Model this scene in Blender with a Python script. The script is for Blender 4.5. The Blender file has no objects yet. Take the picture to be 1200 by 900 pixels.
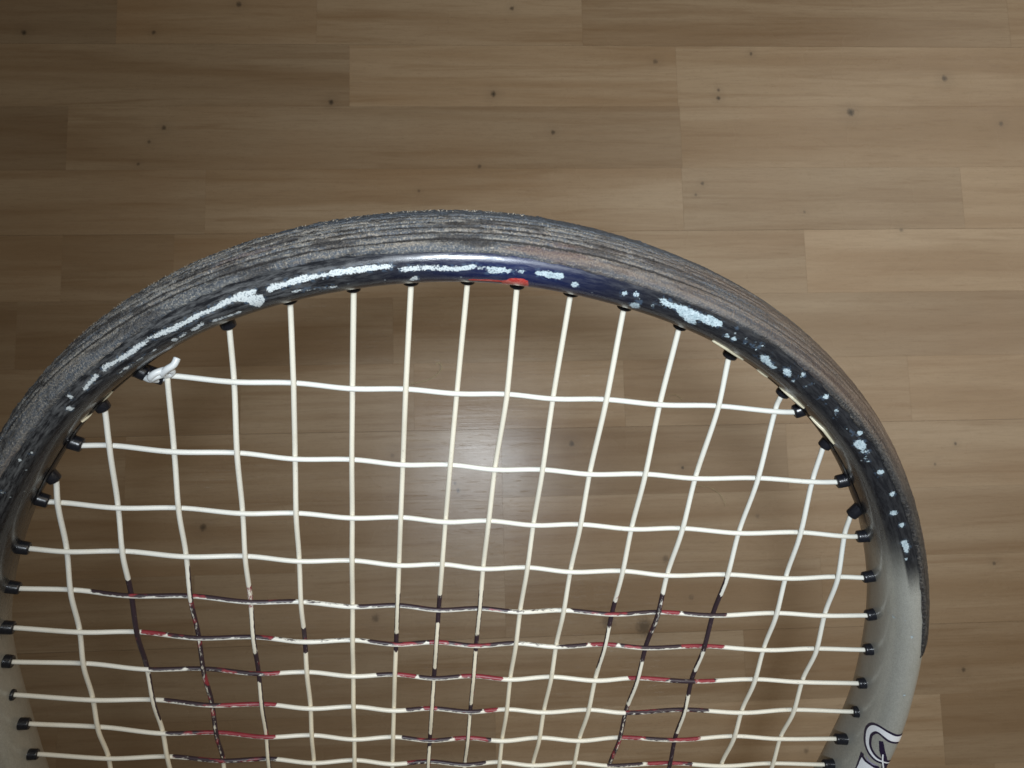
import bpy, math, json, random
import numpy as np
from mathutils import Vector, Matrix

random.seed(7); rng = np.random.default_rng(7)
sc = bpy.context.scene
col = sc.collection
MM = 0.001

# ------------------------------------------------------------------ camera, world, lights
FLOOR_X = np.array([0.9987247, 0.0168435, -0.0475942])      # directions of the room seen from the camera
FLOOR_Y = np.array([-0.0218682, 0.9940069, -0.1071075])
FLOOR_Z = np.array([0.0455049, 0.1080117, 0.9931076])
CAM_H = 0.562
RW = np.stack([FLOOR_X, FLOOR_Y, FLOOR_Z])                  # camera axes -> room axes
def room(p):
    return RW @ np.asarray(p) + np.array([0, 0, CAM_H])

cam = bpy.data.cameras.new('camera'); camo = bpy.data.objects.new('camera', cam); col.objects.link(camo)
cam.sensor_width = 36; cam.lens = 27.0; cam.clip_start = 0.01; cam.clip_end = 50
cam.dof.use_dof = True; cam.dof.focus_distance = 0.178; cam.dof.aperture_fstop = 72
camo.matrix_world = Matrix(RW.tolist()).to_4x4()
camo.location = (0, 0, CAM_H)
sc.camera = camo

w = bpy.data.worlds.new('World'); sc.world = w; w.use_nodes = True
bg = w.node_tree.nodes['Background']
bg.inputs['Color'].default_value = (1.0, 0.90, 0.74, 1); bg.inputs['Strength'].default_value = 0.065

def lamp(name, kind, loc, target, power, color, **kw):
    l = bpy.data.lights.new(name, kind); o = bpy.data.objects.new(name, l); col.objects.link(o)
    l.energy = power; l.color = color
    for k, v in kw.items(): setattr(l, k, v)
    o.location = loc
    o.rotation_euler = (Vector(target) - Vector(loc)).to_track_quat('-Z', 'Y').to_euler()
    return o
# the small lamp over the photographer's shoulder, and an added soft fill from the right, not a real window
lamp('overhead_lamp', 'SPOT', (0.003, -0.009, 0.70), (0.12, 0.03, 0), 5.6, (0.85, 0.93, 1.0),
     spot_size=math.radians(74), spot_blend=1.0, shadow_soft_size=0.019)
lamp('right_fill', 'AREA', (0.75, 0.30, 0.9), (0.2, 0.05, 0.0), 5.0, (1.0, 0.90, 0.74), shape='RECTANGLE', size=0.9, size_y=0.9)

sc.view_settings.view_transform = 'Standard'; sc.view_settings.look = 'None'
sc.view_settings.exposure = 0.10; sc.view_settings.gamma = 1.0

# ------------------------------------------------------------------ measured data (mm)
D = json.loads('''{"rad":[127.55,129.67,131.26,135.06,139.13,144.19,149.87,154.14,156.93,157.9,158.84,157.8,156.25,153.24,148.58,141.95,136.57,132.59,129.5,125.25,123.83,125.45,128.72,132.73,137.28,142.27,147.53,152.65,157.06,160.09,161.17,160.08,157.04,152.59,147.41,142.16,137.35,133.39,130.52,128.67],"w":5.633,"h":10.631,"cx":-6.947,"cy":-127.888,"X":[0.993326,-0.058637,-0.099325],"Y":[0.099186,0.873784,0.476091],"N":[0.058871,-0.482765,0.873769],"chips":[["l",[[119.62,92.5],[117.25,94.5]],0.5],["l",[[117.25,94.5],[115.12,91.0],[113.12,94.5]],0.53],["l",[[113.12,94.5],[109.88,91.0],[108.12,88.0],[106.62,86.0]],0.55],["l",[[105.5,89.0],[104.0,87.0],[102.12,85.5]],0.64],["l",[[102.12,85.5],[99.75,86.5],[98.12,85.5],[97.0,87.0]],0.58],["l",[[96.38,92.0],[94.62,90.5],[92.5,94.0],[91.38,89.5]],0.51],["l",[[91.0,91.5],[89.38,91.5]],0.26],["l",[[90.5,98.0],[88.75,93.0],[88.0,91.0]],0.32],["l",[[87.0,91.0],[86.12,91.5],[85.38,90.5]],0.65],["l",[[119.25,118.0],[117.5,118.5],[115.63,117.0]],0.2],["l",[[113.88,118.0]],0.75],["l",[[113.25,117.5]],0.5],["l",[[112.88,115.0]],0.5],["l",[[112.12,116.0],[111.25,110.5]],0.5],["l",[[110.5,115.5],[108.5,117.0]],0.33],["p",[[107.88,92.0],[107.0,88.5],[106.25,93.0],[106.12,104.0],[107.0,122.0],[107.38,103.5]],0],["l",[[104.0,102.5],[102.5,108.5],[101.12,111.0]],0.29],["p",[[96.0,121.5],[95.75,108.0],[95.38,108.5],[95.12,120.5]],0],["l",[[84.25,100.5]],0.74],["l",[[80.62,94.5]],0.58],["l",[[79.75,90.5]],0.53],["l",[[79.38,95.5]],0.27],["p",[[79.88,116.5],[79.62,101.5],[79.12,106.5],[79.0,120.5],[79.38,127.5]],0],["l",[[79.12,101.0]],0.3],["l",[[78.25,102.0]],0.37],["p",[[78.12,87.0],[77.75,81.5],[76.75,85.0],[76.0,83.0],[75.38,86.0],[74.75,86.0],[73.88,83.5],[72.88,83.5],[72.62,89.5],[73.12,95.5],[74.0,96.0],[74.75,96.0],[74.5,107.5],[75.12,110.5],[75.5,105.0],[76.62,94.0],[77.62,95.0]],0],["l",[[71.25,99.5]],0.52],["l",[[69.75,95.5]],0.28],["l",[[69.38,92.0]],0.28],["l",[[69.0,85.0]],0.35],["p",[[68.62,101.0],[68.25,96.0],[67.5,98.0],[66.62,104.0],[66.88,115.5],[67.62,114.5],[68.38,109.0]],0],["p",[[66.25,99.5],[66.0,91.5],[65.38,97.0],[65.25,105.0],[65.75,108.5]],0],["l",[[64.62,87.0]],0.72],["l",[[61.62,89.5]],0.64],["l",[[59.88,90.5]],0.37],["l",[[56.62,86.5]],0.6],["p",[[55.88,108.0],[56.25,95.5],[55.75,87.5],[55.13,89.0],[54.88,97.0],[55.25,107.5]],0],["l",[[54.5,92.5]],0.53],["l",[[53.5,100.0]],0.29],["l",[[51.75,90.5]],0.78],["l",[[48.87,87.5]],0.69],["l",[[46.63,97.0]],0.86],["l",[[44.88,90.5]],0.73],["p",[[42.88,100.0],[42.88,89.5],[41.88,85.5],[41.12,90.0],[41.25,97.0],[42.12,99.5]],0],["l",[[40.38,96.0]],0.38],["l",[[31.12,136.5]],0.45],["l",[[28.75,96.0]],0.29],["l",[[19.0,93.0]],0.38],["l",[[31.25,150.0]],0.23],["l",[[123.38,92.0]],0.61],["l",[[124.38,107.0]],0.79],["l",[[130.0,104.0]],0.42],["l",[[131.12,94.5]],0.35],["l",[[135.0,93.5]],0.54],["l",[[122.0,99.0],[120.5,93.5]],0.51],["l",[[69.25,97.5]],0.11],["l",[[71.75,102.0]],0.14],["l",[[53.88,101.5]],0.13],["l",[[65.0,75.5]],0.12],["l",[[70.25,98.0]],0.2],["l",[[56.88,99.0]],0.2],["l",[[57.75,98.5]],0.18],["l",[[59.25,101.5]],0.2],["l",[[54.75,105.5]],0.19],["l",[[64.75,93.5]],0.11],["l",[[64.75,105.5]],0.2],["l",[[63.63,97.5]],0.13],["l",[[55.62,88.5]],0.21],["l",[[65.25,82.0]],0.14],["l",[[63.38,85.5]],0.13],["l",[[57.5,97.5]],0.1],["l",[[72.5,90.5]],0.15],["l",[[65.88,85.0]],0.13],["l",[[51.12,99.0]],0.13],["l",[[61.88,98.0]],0.13],["l",[[67.75,88.0]],0.16],["l",[[55.13,93.0]],0.11],["l",[[72.0,98.0]],0.16],["l",[[68.88,107.0]],0.13],["l",[[70.5,90.0]],0.17],["l",[[54.88,98.5]],0.22],["l",[[59.62,96.5]],0.13],["l",[[52.5,98.0]],0.2],["l",[[66.25,99.0]],0.19],["l",[[68.88,84.5]],0.11],["l",[[65.88,93.5]],0.21],["l",[[67.88,93.0]],0.09],["l",[[72.0,105.5]],0.13],["l",[[68.25,101.5]],0.1],["l",[[52.25,94.5]],0.1],["l",[[72.0,99.5]],0.11],["l",[[61.12,94.5]],0.15],["l",[[69.25,92.0]],0.21],["l",[[71.62,80.0]],0.14],["l",[[51.87,96.0]],0.16],["l",[[69.62,88.5]],0.14],["l",[[69.38,91.0]],0.2],["l",[[57.25,94.5]],0.13],["l",[[69.5,90.0]],0.11],["l",[[69.5,93.5]],0.09],["l",[[54.12,96.0]],0.17]],"cream":[["l",[[72.12,133.0],[70.62,137.0],[68.25,153.0]],0.18],["l",[[66.38,158.0],[65.12,158.5]],0.17],["l",[[63.25,163.0],[62.12,151.5],[60.63,150.0]],0.23],["l",[[58.88,159.5],[57.62,147.0],[55.5,149.5]],0.27],["l",[[126.88,161.5],[126.12,174.5]],0.27],["l",[[124.62,171.0],[122.88,167.5]],0.24]],"red":[["p",[[89.38,122.0],[88.88,107.5],[88.0,104.5],[87.5,111.0],[87.25,143.0],[88.5,142.5],[89.25,142.0]],0],["l",[[91.62,122.5],[90.12,120.5],[89.12,120.5]],0.43]],"mains":[[[-101.67,-33.67],3,[[-101.99,-38.68],[-102.89,-52.56],[-103.84,-66.18],[-104.16,-79.73],[-104.84,-92.27],[-105.05,-105.36],[-105.02,-117.81],[-104.52,-130.29]]],[[-88.03,-13.91],2,[[-88.25,-21.97],[-88.95,-38.71],[-89.48,-52.91],[-89.99,-66.22],[-89.83,-79.91],[-89.2,-92.62],[-88.56,-106.04],[-88.08,-118.73],[-87.67,-130.33]]],[[-74.09,-3.51],1,[[-73.7,-3.14],[-74.68,-22.14],[-74.94,-38.9],[-75.04,-52.98],[-75.22,-66.76],[-74.82,-80.57],[-74.21,-93.52],[-73.34,-106.38],[-72.99,-119.63],[-72.44,-130.25]]],[[-60.03,7.99],1,[[-60.18,-3.23],[-60.48,-22.33],[-60.65,-38.92],[-60.72,-53.09],[-60.71,-67.18],[-60.43,-80.8],[-60.19,-93.6],[-59.45,-107.22],[-59.43,-119.53],[-59.14,-131.12]]],[[-47.42,14.44],1,[[-47.39,-3.21],[-47.79,-22.63],[-47.93,-39.13],[-47.96,-53.08],[-47.94,-68.07],[-47.42,-81.01],[-46.92,-93.74],[-46.4,-107.18],[-46.3,-120.03],[-46.25,-131.42]]],[[-34.58,18.01],1,[[-34.9,-3.33],[-34.86,-22.7],[-34.99,-38.86],[-34.8,-53.2],[-34.88,-67.84],[-34.68,-81.05],[-34.69,-93.6],[-34.39,-107.48],[-34.38,-120.28],[-34.11,-131.13]]],[[-23.01,20.36],1,[[-23.21,-3.25],[-23.33,-22.62],[-23.26,-38.95],[-23.33,-53.33],[-23.1,-68.01],[-23.25,-81.27],[-23.25,-94.14],[-23.26,-107.51],[-22.97,-120.51],[-22.98,-131.47]]],[[-11.54,21.42],1,[[-11.94,-2.78],[-12.39,-22.76],[-12.36,-38.99],[-12.47,-53.42],[-12.49,-68.21],[-12.45,-81.32],[-12.41,-94.02],[-12.39,-108.13],[-12.32,-120.5],[-12.2,-131.79]]],[[-1.23,21.25],1,[[-0.88,-2.97],[-1.75,-22.74],[-1.93,-38.82],[-2.0,-53.56],[-1.78,-68.46],[-1.62,-81.0],[-1.54,-94.07],[-1.31,-107.45],[-1.09,-120.85],[-1.19,-131.26]]],[[10.05,20.4],1,[[9.64,-2.78],[9.47,-23.03],[9.31,-38.72],[9.24,-53.34],[8.96,-67.75],[9.08,-80.72],[8.8,-93.84],[9.37,-107.85],[9.08,-120.09],[9.2,-131.58]]],[[21.87,18.2],1,[[21.55,-2.89],[21.05,-22.86],[20.96,-38.79],[20.6,-53.45],[20.44,-67.94],[20.17,-80.57],[20.48,-93.4],[20.1,-107.11],[20.25,-119.85],[19.59,-131.37]]],[[34.63,14.6],1,[[34.38,-2.84],[34.21,-22.77],[34.02,-38.81],[33.89,-53.46],[34.21,-67.89],[33.67,-80.25],[33.18,-93.54],[33.1,-107.27],[32.1,-119.65],[32.39,-131.44]]],[[47.38,8.39],1,[[47.82,-2.94],[46.83,-22.56],[46.8,-38.82],[46.2,-53.76],[46.55,-67.68],[45.43,-79.96],[45.08,-93.54],[44.14,-106.79],[44.62,-119.37],[43.62,-131.01]]],[[61.7,-0.12],1,[[61.76,-2.77],[62.26,-22.43],[61.75,-38.91],[62.17,-53.65],[61.84,-67.05],[61.78,-80.1],[61.16,-92.89],[61.84,-106.3],[61.76,-118.69],[62.24,-131.28]]],[[75.98,-13.62],2,[[76.53,-21.89],[77.65,-38.5],[78.47,-53.06],[78.94,-66.8],[79.59,-79.62],[79.69,-93.16],[79.4,-105.94],[79.78,-117.76],[79.25,-130.58]]],[[89.39,-33.38],3,[[90.04,-38.19],[92.38,-52.9],[92.93,-65.99],[94.75,-79.98],[94.32,-92.21],[95.4,-105.74],[94.6,-117.77],[95.4,-130.99]]]],"crosses":[[[-77.97,-2.94],[66.01,-3.04],3,[[-73.7,-3.14],[-60.18,-3.23],[-47.39,-3.21],[-34.9,-3.33],[-23.21,-3.25],[-11.94,-2.78],[-0.88,-2.97],[9.64,-2.78],[21.55,-2.89],[34.38,-2.84],[47.82,-2.94],[61.76,-2.77]]],[[-94.08,-21.98],[82.41,-22.06],2,[[-88.25,-21.97],[-74.68,-22.14],[-60.48,-22.33],[-47.79,-22.63],[-34.86,-22.7],[-23.33,-22.62],[-12.39,-22.76],[-1.75,-22.74],[9.47,-23.03],[21.05,-22.86],[34.21,-22.77],[46.83,-22.56],[62.26,-22.43],[76.53,-21.89]]],[[-104.11,-38.19],[93.15,-38.69],1,[[-101.99,-38.68],[-88.95,-38.71],[-74.94,-38.9],[-60.65,-38.92],[-47.93,-39.13],[-34.99,-38.86],[-23.26,-38.95],[-12.36,-38.99],[-1.93,-38.82],[9.31,-38.72],[20.96,-38.79],[34.02,-38.81],[46.8,-38.82],[61.75,-38.91],[77.65,-38.5],[90.04,-38.19]]],[[-111.05,-52.61],[99.39,-52.4],1,[[-102.89,-52.56],[-89.48,-52.91],[-75.04,-52.98],[-60.72,-53.09],[-47.96,-53.08],[-34.8,-53.2],[-23.33,-53.33],[-12.47,-53.42],[-2.0,-53.56],[9.24,-53.34],[20.6,-53.45],[33.89,-53.46],[46.2,-53.76],[62.17,-53.65],[78.47,-53.06],[92.38,-52.9]]],[[-115.73,-65.54],[104.95,-66.05],1,[[-103.84,-66.18],[-89.99,-66.22],[-75.22,-66.76],[-60.71,-67.18],[-47.94,-68.07],[-34.88,-67.84],[-23.1,-68.01],[-12.49,-68.21],[-1.78,-68.46],[8.96,-67.75],[20.44,-67.94],[34.21,-67.89],[46.55,-67.68],[61.84,-67.05],[78.94,-66.8],[92.93,-65.99]]],[[-119.78,-79.2],[108.73,-79.2],1,[[-104.16,-79.73],[-89.83,-79.91],[-74.82,-80.57],[-60.43,-80.8],[-47.42,-81.01],[-34.68,-81.05],[-23.25,-81.27],[-12.45,-81.32],[-1.62,-81.0],[9.08,-80.72],[20.17,-80.57],[33.67,-80.25],[45.43,-79.96],[61.78,-80.1],[79.59,-79.62],[94.75,-79.98]]],[[-122.56,-91.6],[111.39,-93.06],1,[[-104.84,-92.27],[-89.2,-92.62],[-74.21,-93.52],[-60.19,-93.6],[-46.92,-93.74],[-34.69,-93.6],[-23.25,-94.14],[-12.41,-94.02],[-1.54,-94.07],[8.8,-93.84],[20.48,-93.4],[33.18,-93.54],[45.08,-93.54],[61.16,-92.89],[79.69,-93.16],[94.32,-92.21]]],[[-124.66,-104.41],[113.76,-105.32],1,[[-105.05,-105.36],[-88.56,-106.04],[-73.34,-106.38],[-59.45,-107.22],[-46.4,-107.18],[-34.39,-107.48],[-23.26,-107.51],[-12.39,-108.13],[-1.31,-107.45],[9.37,-107.85],[20.1,-107.11],[33.1,-107.27],[44.14,-106.79],[61.84,-106.3],[79.4,-105.94],[95.4,-105.74]]],[[-123.05,-116.08],[112.33,-117.93],1,[[-105.02,-117.81],[-88.08,-118.73],[-72.99,-119.63],[-59.43,-119.53],[-46.3,-120.03],[-34.38,-120.28],[-22.97,-120.51],[-12.32,-120.5],[-1.09,-120.85],[9.08,-120.09],[20.25,-119.85],[32.1,-119.65],[44.62,-119.37],[61.76,-118.69],[79.78,-117.76],[94.6,-117.77]]],[[-123.23,-129.23],[112.31,-130.33],1,[[-104.52,-130.29],[-87.67,-130.33],[-72.44,-130.25],[-59.14,-131.12],[-46.25,-131.42],[-34.11,-131.13],[-22.98,-131.47],[-12.2,-131.79],[-1.19,-131.26],[9.2,-131.58],[19.59,-131.37],[32.39,-131.44],[43.62,-131.01],[62.24,-131.28],[79.25,-130.58],[95.4,-130.99]]]],"mink":{"2":[[3.6,6.17,"k"],[6.17,7.64,"e"]],"3":[[4.23,5.04,"e"],[5.04,10.08,"m"]],"4":[[4.6,5.24,"r"],[5.24,6.32,"e"],[6.32,7.29,"k"],[7.29,10.68,"e"]],"5":[[5.58,6.39,"k"]],"6":[[4.8,6.48,"s"]],"7":[[4.63,5.66,"e"],[5.66,6.27,"k"]],"8":[[4.63,5.39,"k"],[5.39,6.71,"e"],[6.71,7.06,"k"],[7.06,8.78,"e"],[8.78,9.28,"k"],[9.28,10.57,"e"]],"9":[[4.49,5.65,"e"],[5.65,6.23,"k"],[6.23,7.79,"e"],[7.79,8.19,"k"],[8.19,10.04,"e"]],"10":[[4.69,5.42,"s"]],"11":[[5.0,5.93,"s"]],"12":[[4.47,4.67,"r"],[4.67,5.43,"k"],[5.43,6.71,"e"]],"13":[[4.42,5.54,"m"],[5.54,6.45,"k"],[6.45,7.75,"e"],[7.75,10.04,"m"]],"14":[[3.96,4.45,"e"],[4.45,6.06,"k"],[6.06,6.68,"e"],[6.68,7.51,"k"],[7.51,8.8,"e"],[8.8,10.52,"k"]]},"cink":{"5":[[1.32,4.88,"t"],[4.88,6.13,"s"],[6.13,9.76,"t"],[9.76,11.09,"s"],[11.14,13.04,"t"],[13.04,13.43,"r"],[13.43,14.22,"t"]],"6":[[2.03,2.49,"r"],[2.49,3.97,"t"],[3.97,4.42,"r"],[4.42,6.33,"s"],[6.33,7.76,"t"],[7.76,8.29,"r"],[8.29,9.95,"t"],[9.95,11.15,"s"],[11.15,11.67,"t"],[11.67,12.34,"r"],[12.34,13.63,"t"],[13.63,14.35,"r"]],"7":[[2.04,2.64,"t"],[2.64,4.48,"m"],[6.54,7.05,"t"],[7.05,7.59,"r"],[7.59,8.68,"t"],[8.68,9.83,"r"],[12.77,13.61,"r"],[13.61,14.07,"k"],[14.07,14.41,"r"]],"8":[[2.14,3.19,"t"],[3.19,4.3,"r"],[7.31,7.76,"t"],[7.76,8.14,"r"],[8.14,9.32,"t"],[9.32,9.76,"r"],[12.94,14.44,"m"]],"9":[[2.07,2.39,"t"],[2.39,4.25,"r"],[7.21,8.59,"t"],[8.59,9.69,"r"],[12.96,13.44,"r"],[13.44,14.05,"t"],[14.05,14.44,"r"]],"10":[[2.06,2.29,"t"],[2.29,4.2,"m"],[7.36,7.95,"m"],[7.95,9.62,"t"],[12.88,13.58,"t"],[13.58,14.45,"r"]]},"let":{"Gline":[[10.25,58.5],[10.62,74.0],[11.0,92.5],[11.5,111.5],[11.63,128.5],[11.12,140.0],[10.0,146.0],[8.88,144.5],[7.87,139.0],[7.12,127.5],[6.62,110.5],[6.38,93.5],[5.75,67.0]],"wedge":[[9.88,121.5],[10.12,110.5],[8.5,98.0],[6.25,78.5],[4.12,61.0],[4.62,88.0],[6.75,96.5],[8.12,112.0]],"thin":[[7.75,100.0],[6.25,92.0],[3.63,70.5]],"foot":[[5.25,140.0],[5.0,129.5],[5.0,115.5],[4.88,101.5],[4.0,88.5],[2.0,136.0],[2.88,138.5]],"footo":[[5.88,146.0],[6.0,137.5],[5.62,136.5],[5.38,127.0],[5.38,113.5],[5.38,96.0],[3.25,61.0],[1.62,140.5],[2.75,141.5]],"lilac":[[6.12,136.5],[5.62,120.0],[5.5,96.5],[5.25,108.5],[5.38,126.5]]}}''')

# ------------------------------------------------------------------ node helpers
class NT:
    def __init__(s, name):
        s.m = bpy.data.materials.new(name); s.m.use_nodes = True
        s.t = s.m.node_tree; s.b = s.t.nodes['Principled BSDF']
    def n(s, typ, ins=None, **kw):
        nd = s.t.nodes.new(typ)
        for k, v in kw.items(): setattr(nd, k, v)
        for k, v in (ins or {}).items():
            if isinstance(v, bpy.types.NodeSocket): s.t.links.new(v, nd.inputs[k])
            else: nd.inputs[k].default_value = v
        return nd
    def set(s, k, v):
        if isinstance(v, bpy.types.NodeSocket): s.t.links.new(v, s.b.inputs[k])
        else: s.b.inputs[k].default_value = v
    def math(s, op, a, b=0.0, c=0.0, clamp=False):
        return s.n('ShaderNodeMath', {0: a, 1: b, 2: c}, operation=op, use_clamp=clamp).outputs[0]
    def ramp(s, v, lo, hi, a=0.0, b=1.0, smooth=True):
        return s.n('ShaderNodeMapRange', {0: v, 1: lo, 2: hi, 3: a, 4: b}, interpolation_type='SMOOTHSTEP' if smooth else 'LINEAR').outputs[0]
    def mix(s, f, a, b, mode='MIX'):
        nd = s.t.nodes.new('ShaderNodeMix'); nd.data_type = 'RGBA'; nd.blend_type = mode
        for sock, v in ((nd.inputs[0], f), (nd.inputs[6], a), (nd.inputs[7], b)):
            if isinstance(v, bpy.types.NodeSocket): s.t.links.new(v, sock)
            else: sock.default_value = v
        return nd.outputs[2]
    def attr(s, name, typ='GEOMETRY', out='Fac'):
        return s.n('ShaderNodeAttribute', attribute_name=name, attribute_type=typ).outputs[out]
    def noise(s, vec, scale, detail=3.0, rough=0.55, dist=0.0):
        return s.n('ShaderNodeTexNoise', {'Vector': vec, 'Scale': scale, 'Detail': detail, 'Roughness': rough, 'Distortion': dist}).outputs['Fac']
    def mapping(s, vec, scale=(1, 1, 1), loc=(0, 0, 0)):
        return s.n('ShaderNodeMapping', {'Vector': vec, 'Scale': scale, 'Location': loc}).outputs[0]
    def comb(s, x, y, z):
        return s.n('ShaderNodeCombineXYZ', {0: x, 1: y, 2: z}).outputs[0]
    def bump(s, h, strength, dist):
        s.set('Normal', s.n('ShaderNodeBump', {'Height': h, 'Strength': strength, 'Distance': dist}).outputs[0])

def rgb(r, g, b): return (r, g, b, 1)

# ------------------------------------------------------------------ materials
def mat_wood():
    t = NT('beech_laminate')
    geo = t.n('ShaderNodeNewGeometry').outputs['Position']
    tone = t.attr('tone', 'OBJECT'); off = t.attr('grain', 'OBJECT')
    sep = t.n('ShaderNodeSeparateXYZ', {0: geo})
    o2 = t.math('MULTIPLY', off, 37.0)
    p = t.comb(t.math('ADD', sep.outputs[0], o2), sep.outputs[1], t.math('MULTIPLY', off, 11.0))
    broad = t.noise(t.mapping(p, (2.2, 34, 1)), 1.0, 3.0, 0.55, 0.5)
    mid = t.noise(t.mapping(p, (7, 150, 1)), 1.0, 4.0, 0.6, 0.8)
    fine = t.noise(t.mapping(p, (60, 1500, 1)), 1.0, 2.0, 0.6)
    blot = t.noise(t.mapping(p, (9, 16, 1)), 1.0, 2.0, 0.5)
    c = t.mix(t.ramp(broad, 0.32, 0.70), rgb(0.310, 0.214, 0.128), rgb(0.415, 0.317, 0.216))
    c = t.mix(t.math('MULTIPLY', t.ramp(mid, 0.47, 0.72), 0.46), c, rgb(0.24, 0.150, 0.078))
    c = t.mix(t.math('MULTIPLY', t.ramp(fine, 0.45, 0.72), 0.24), c, rgb(0.19, 0.13, 0.08))
    c = t.mix(t.math('MULTIPLY', t.ramp(blot, 0.45, 0.75), 0.22), c, rgb(0.33, 0.205, 0.11))
    # beech flecks
    vor = t.n('ShaderNodeTexVoronoi', {'Vector': t.mapping(p, (130, 700, 1)), 'Scale': 1.0}, feature='F1')
    fl = t.ramp(vor.outputs['Distance'], 0.05, 0.22, 1.0, 0.0)
    c = t.mix(t.math('MULTIPLY', fl, 0.30), c, rgb(0.19, 0.125, 0.075))
    pore = t.noise(t.mapping(p, (240, 2600, 1)), 1.0, 3.0, 0.7)
    c = t.mix(t.math('MULTIPLY', t.ramp(pore, 0.60, 0.70), 0.34), c, rgb(0.15, 0.095, 0.055))
    scr = t.noise(t.mapping(geo, (26, 700, 1)), 1.0, 2.0, 0.5, 2.0)
    # knots where the floor has them
    k = None
    flat = t.comb(sep.outputs[0], t.math('MULTIPLY', sep.outputs[1], 0.92), 0.0)
    wob = t.noise(t.mapping(geo, (520, 300, 1)), 1.0, 3.0, 0.7)
    for x, y, r, s_ in KNOTS:
        r, s_ = r * 1.35, min(1.0, s_ * 1.3)
        d = t.n('ShaderNodeVectorMath', {0: flat, 1: (x * MM, y * MM * 0.92, 0)}, operation='DISTANCE').outputs['Value']
        d = t.math('ADD', d, t.math('MULTIPLY', wob, 0.0022 * r))
        v = t.math('MULTIPLY', t.ramp(d, 0.0014 * r, 0.0034 * r, 1.0, 0.0), s_)
        v2 = t.math('MULTIPLY', t.ramp(d, 0.002 * r, 0.009 * r, 1.0, 0.0), 0.12 * s_)
        v = t.math('MAXIMUM', v, v2)
        k = v if k is None else t.math('MAXIMUM', k, v)
    c = t.mix(k, c, rgb(0.06, 0.045, 0.032))
    hs = t.n('ShaderNodeHueSaturation', {'Hue': 0.5, 'Saturation': 0.98, 'Value': tone, 'Color': c}).outputs[0]
    t.set('Base Color', hs)
    smear = t.noise(t.mapping(geo, (9, 9, 1)), 1.0, 4.0)
    t.set('Roughness', t.ramp(smear, 0.3, 0.7, 0.25, 0.32))
    t.set('Specular IOR Level', 0.5)
    t.bump(t.math('ADD', t.math('ADD', t.math('MULTIPLY', fine, 0.5), mid), t.math('MULTIPLY', t.ramp(scr, 0.66, 0.70), 0.5)), 0.3, 0.0002)
    return t.m

KNOTS = [(297, 270, 1.5, 0.8), (375, 298, 1.2, 0.7), (17.4, 284.8, 1.1, 0.75), (192.6, 281.5, 0.8, 0.8), (193, 288, .6, .6), (62.6, 254, 0.9, 0.6),
         (-105.8, 277.9, 1.0, 0.7), (-229.7, 257.7, 0.9, 0.6), (-240, 247, .7, .5), (-334.8, 332.9, 1.0, 0.7), (-239.2, 333.4, 0.8, 0.6), (220.3, 318, 0.7, 0.6),
         (144.3, 311.4, 1.0, 0.45), (33.4, 354.5, 0.8, 0.6), (-175.9, 356.5, 1.1, 0.6), (417.6, 260.6, 1.0, 0.6), (176.5, 212.9, 0.7, 0.6),
         (171, 204, .6, .5), (5.9, 227, 0.7, 0.5), (-247.6, 229.9, 0.6, 0.5), (69.8, 15.8, 1.0, 0.6), (151.2, -3.4, 0.6, 0.7), (-13.7, -16.3, 0.8, 0.6), (-16, -11, .6, .5),
         (-194.6, -37.9, 1.2, 0.6), (153, -96.6, 1.0, 0.3), (-73.4, -104.7, 1.3, 0.45), (351, -154, 0.8, 0.6), (135.7, -68.9, 1.2, 0.4),
         (118.1, -116.6, 3.0, 0.55), (92, -112, 2.4, 0.4), (380.8, -78.7, 0.7, 0.6), (231, -205.8, 0.9, 0.4), (359, 10, 0.6, 0.7), (342, -5, .6, .5), (-61, 10, .8, .3),
         (330, 175, .7, .5), (255, 190, .6, .4), (-40, 208, .6, .4), (205, -40, .8, .35)]

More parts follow.
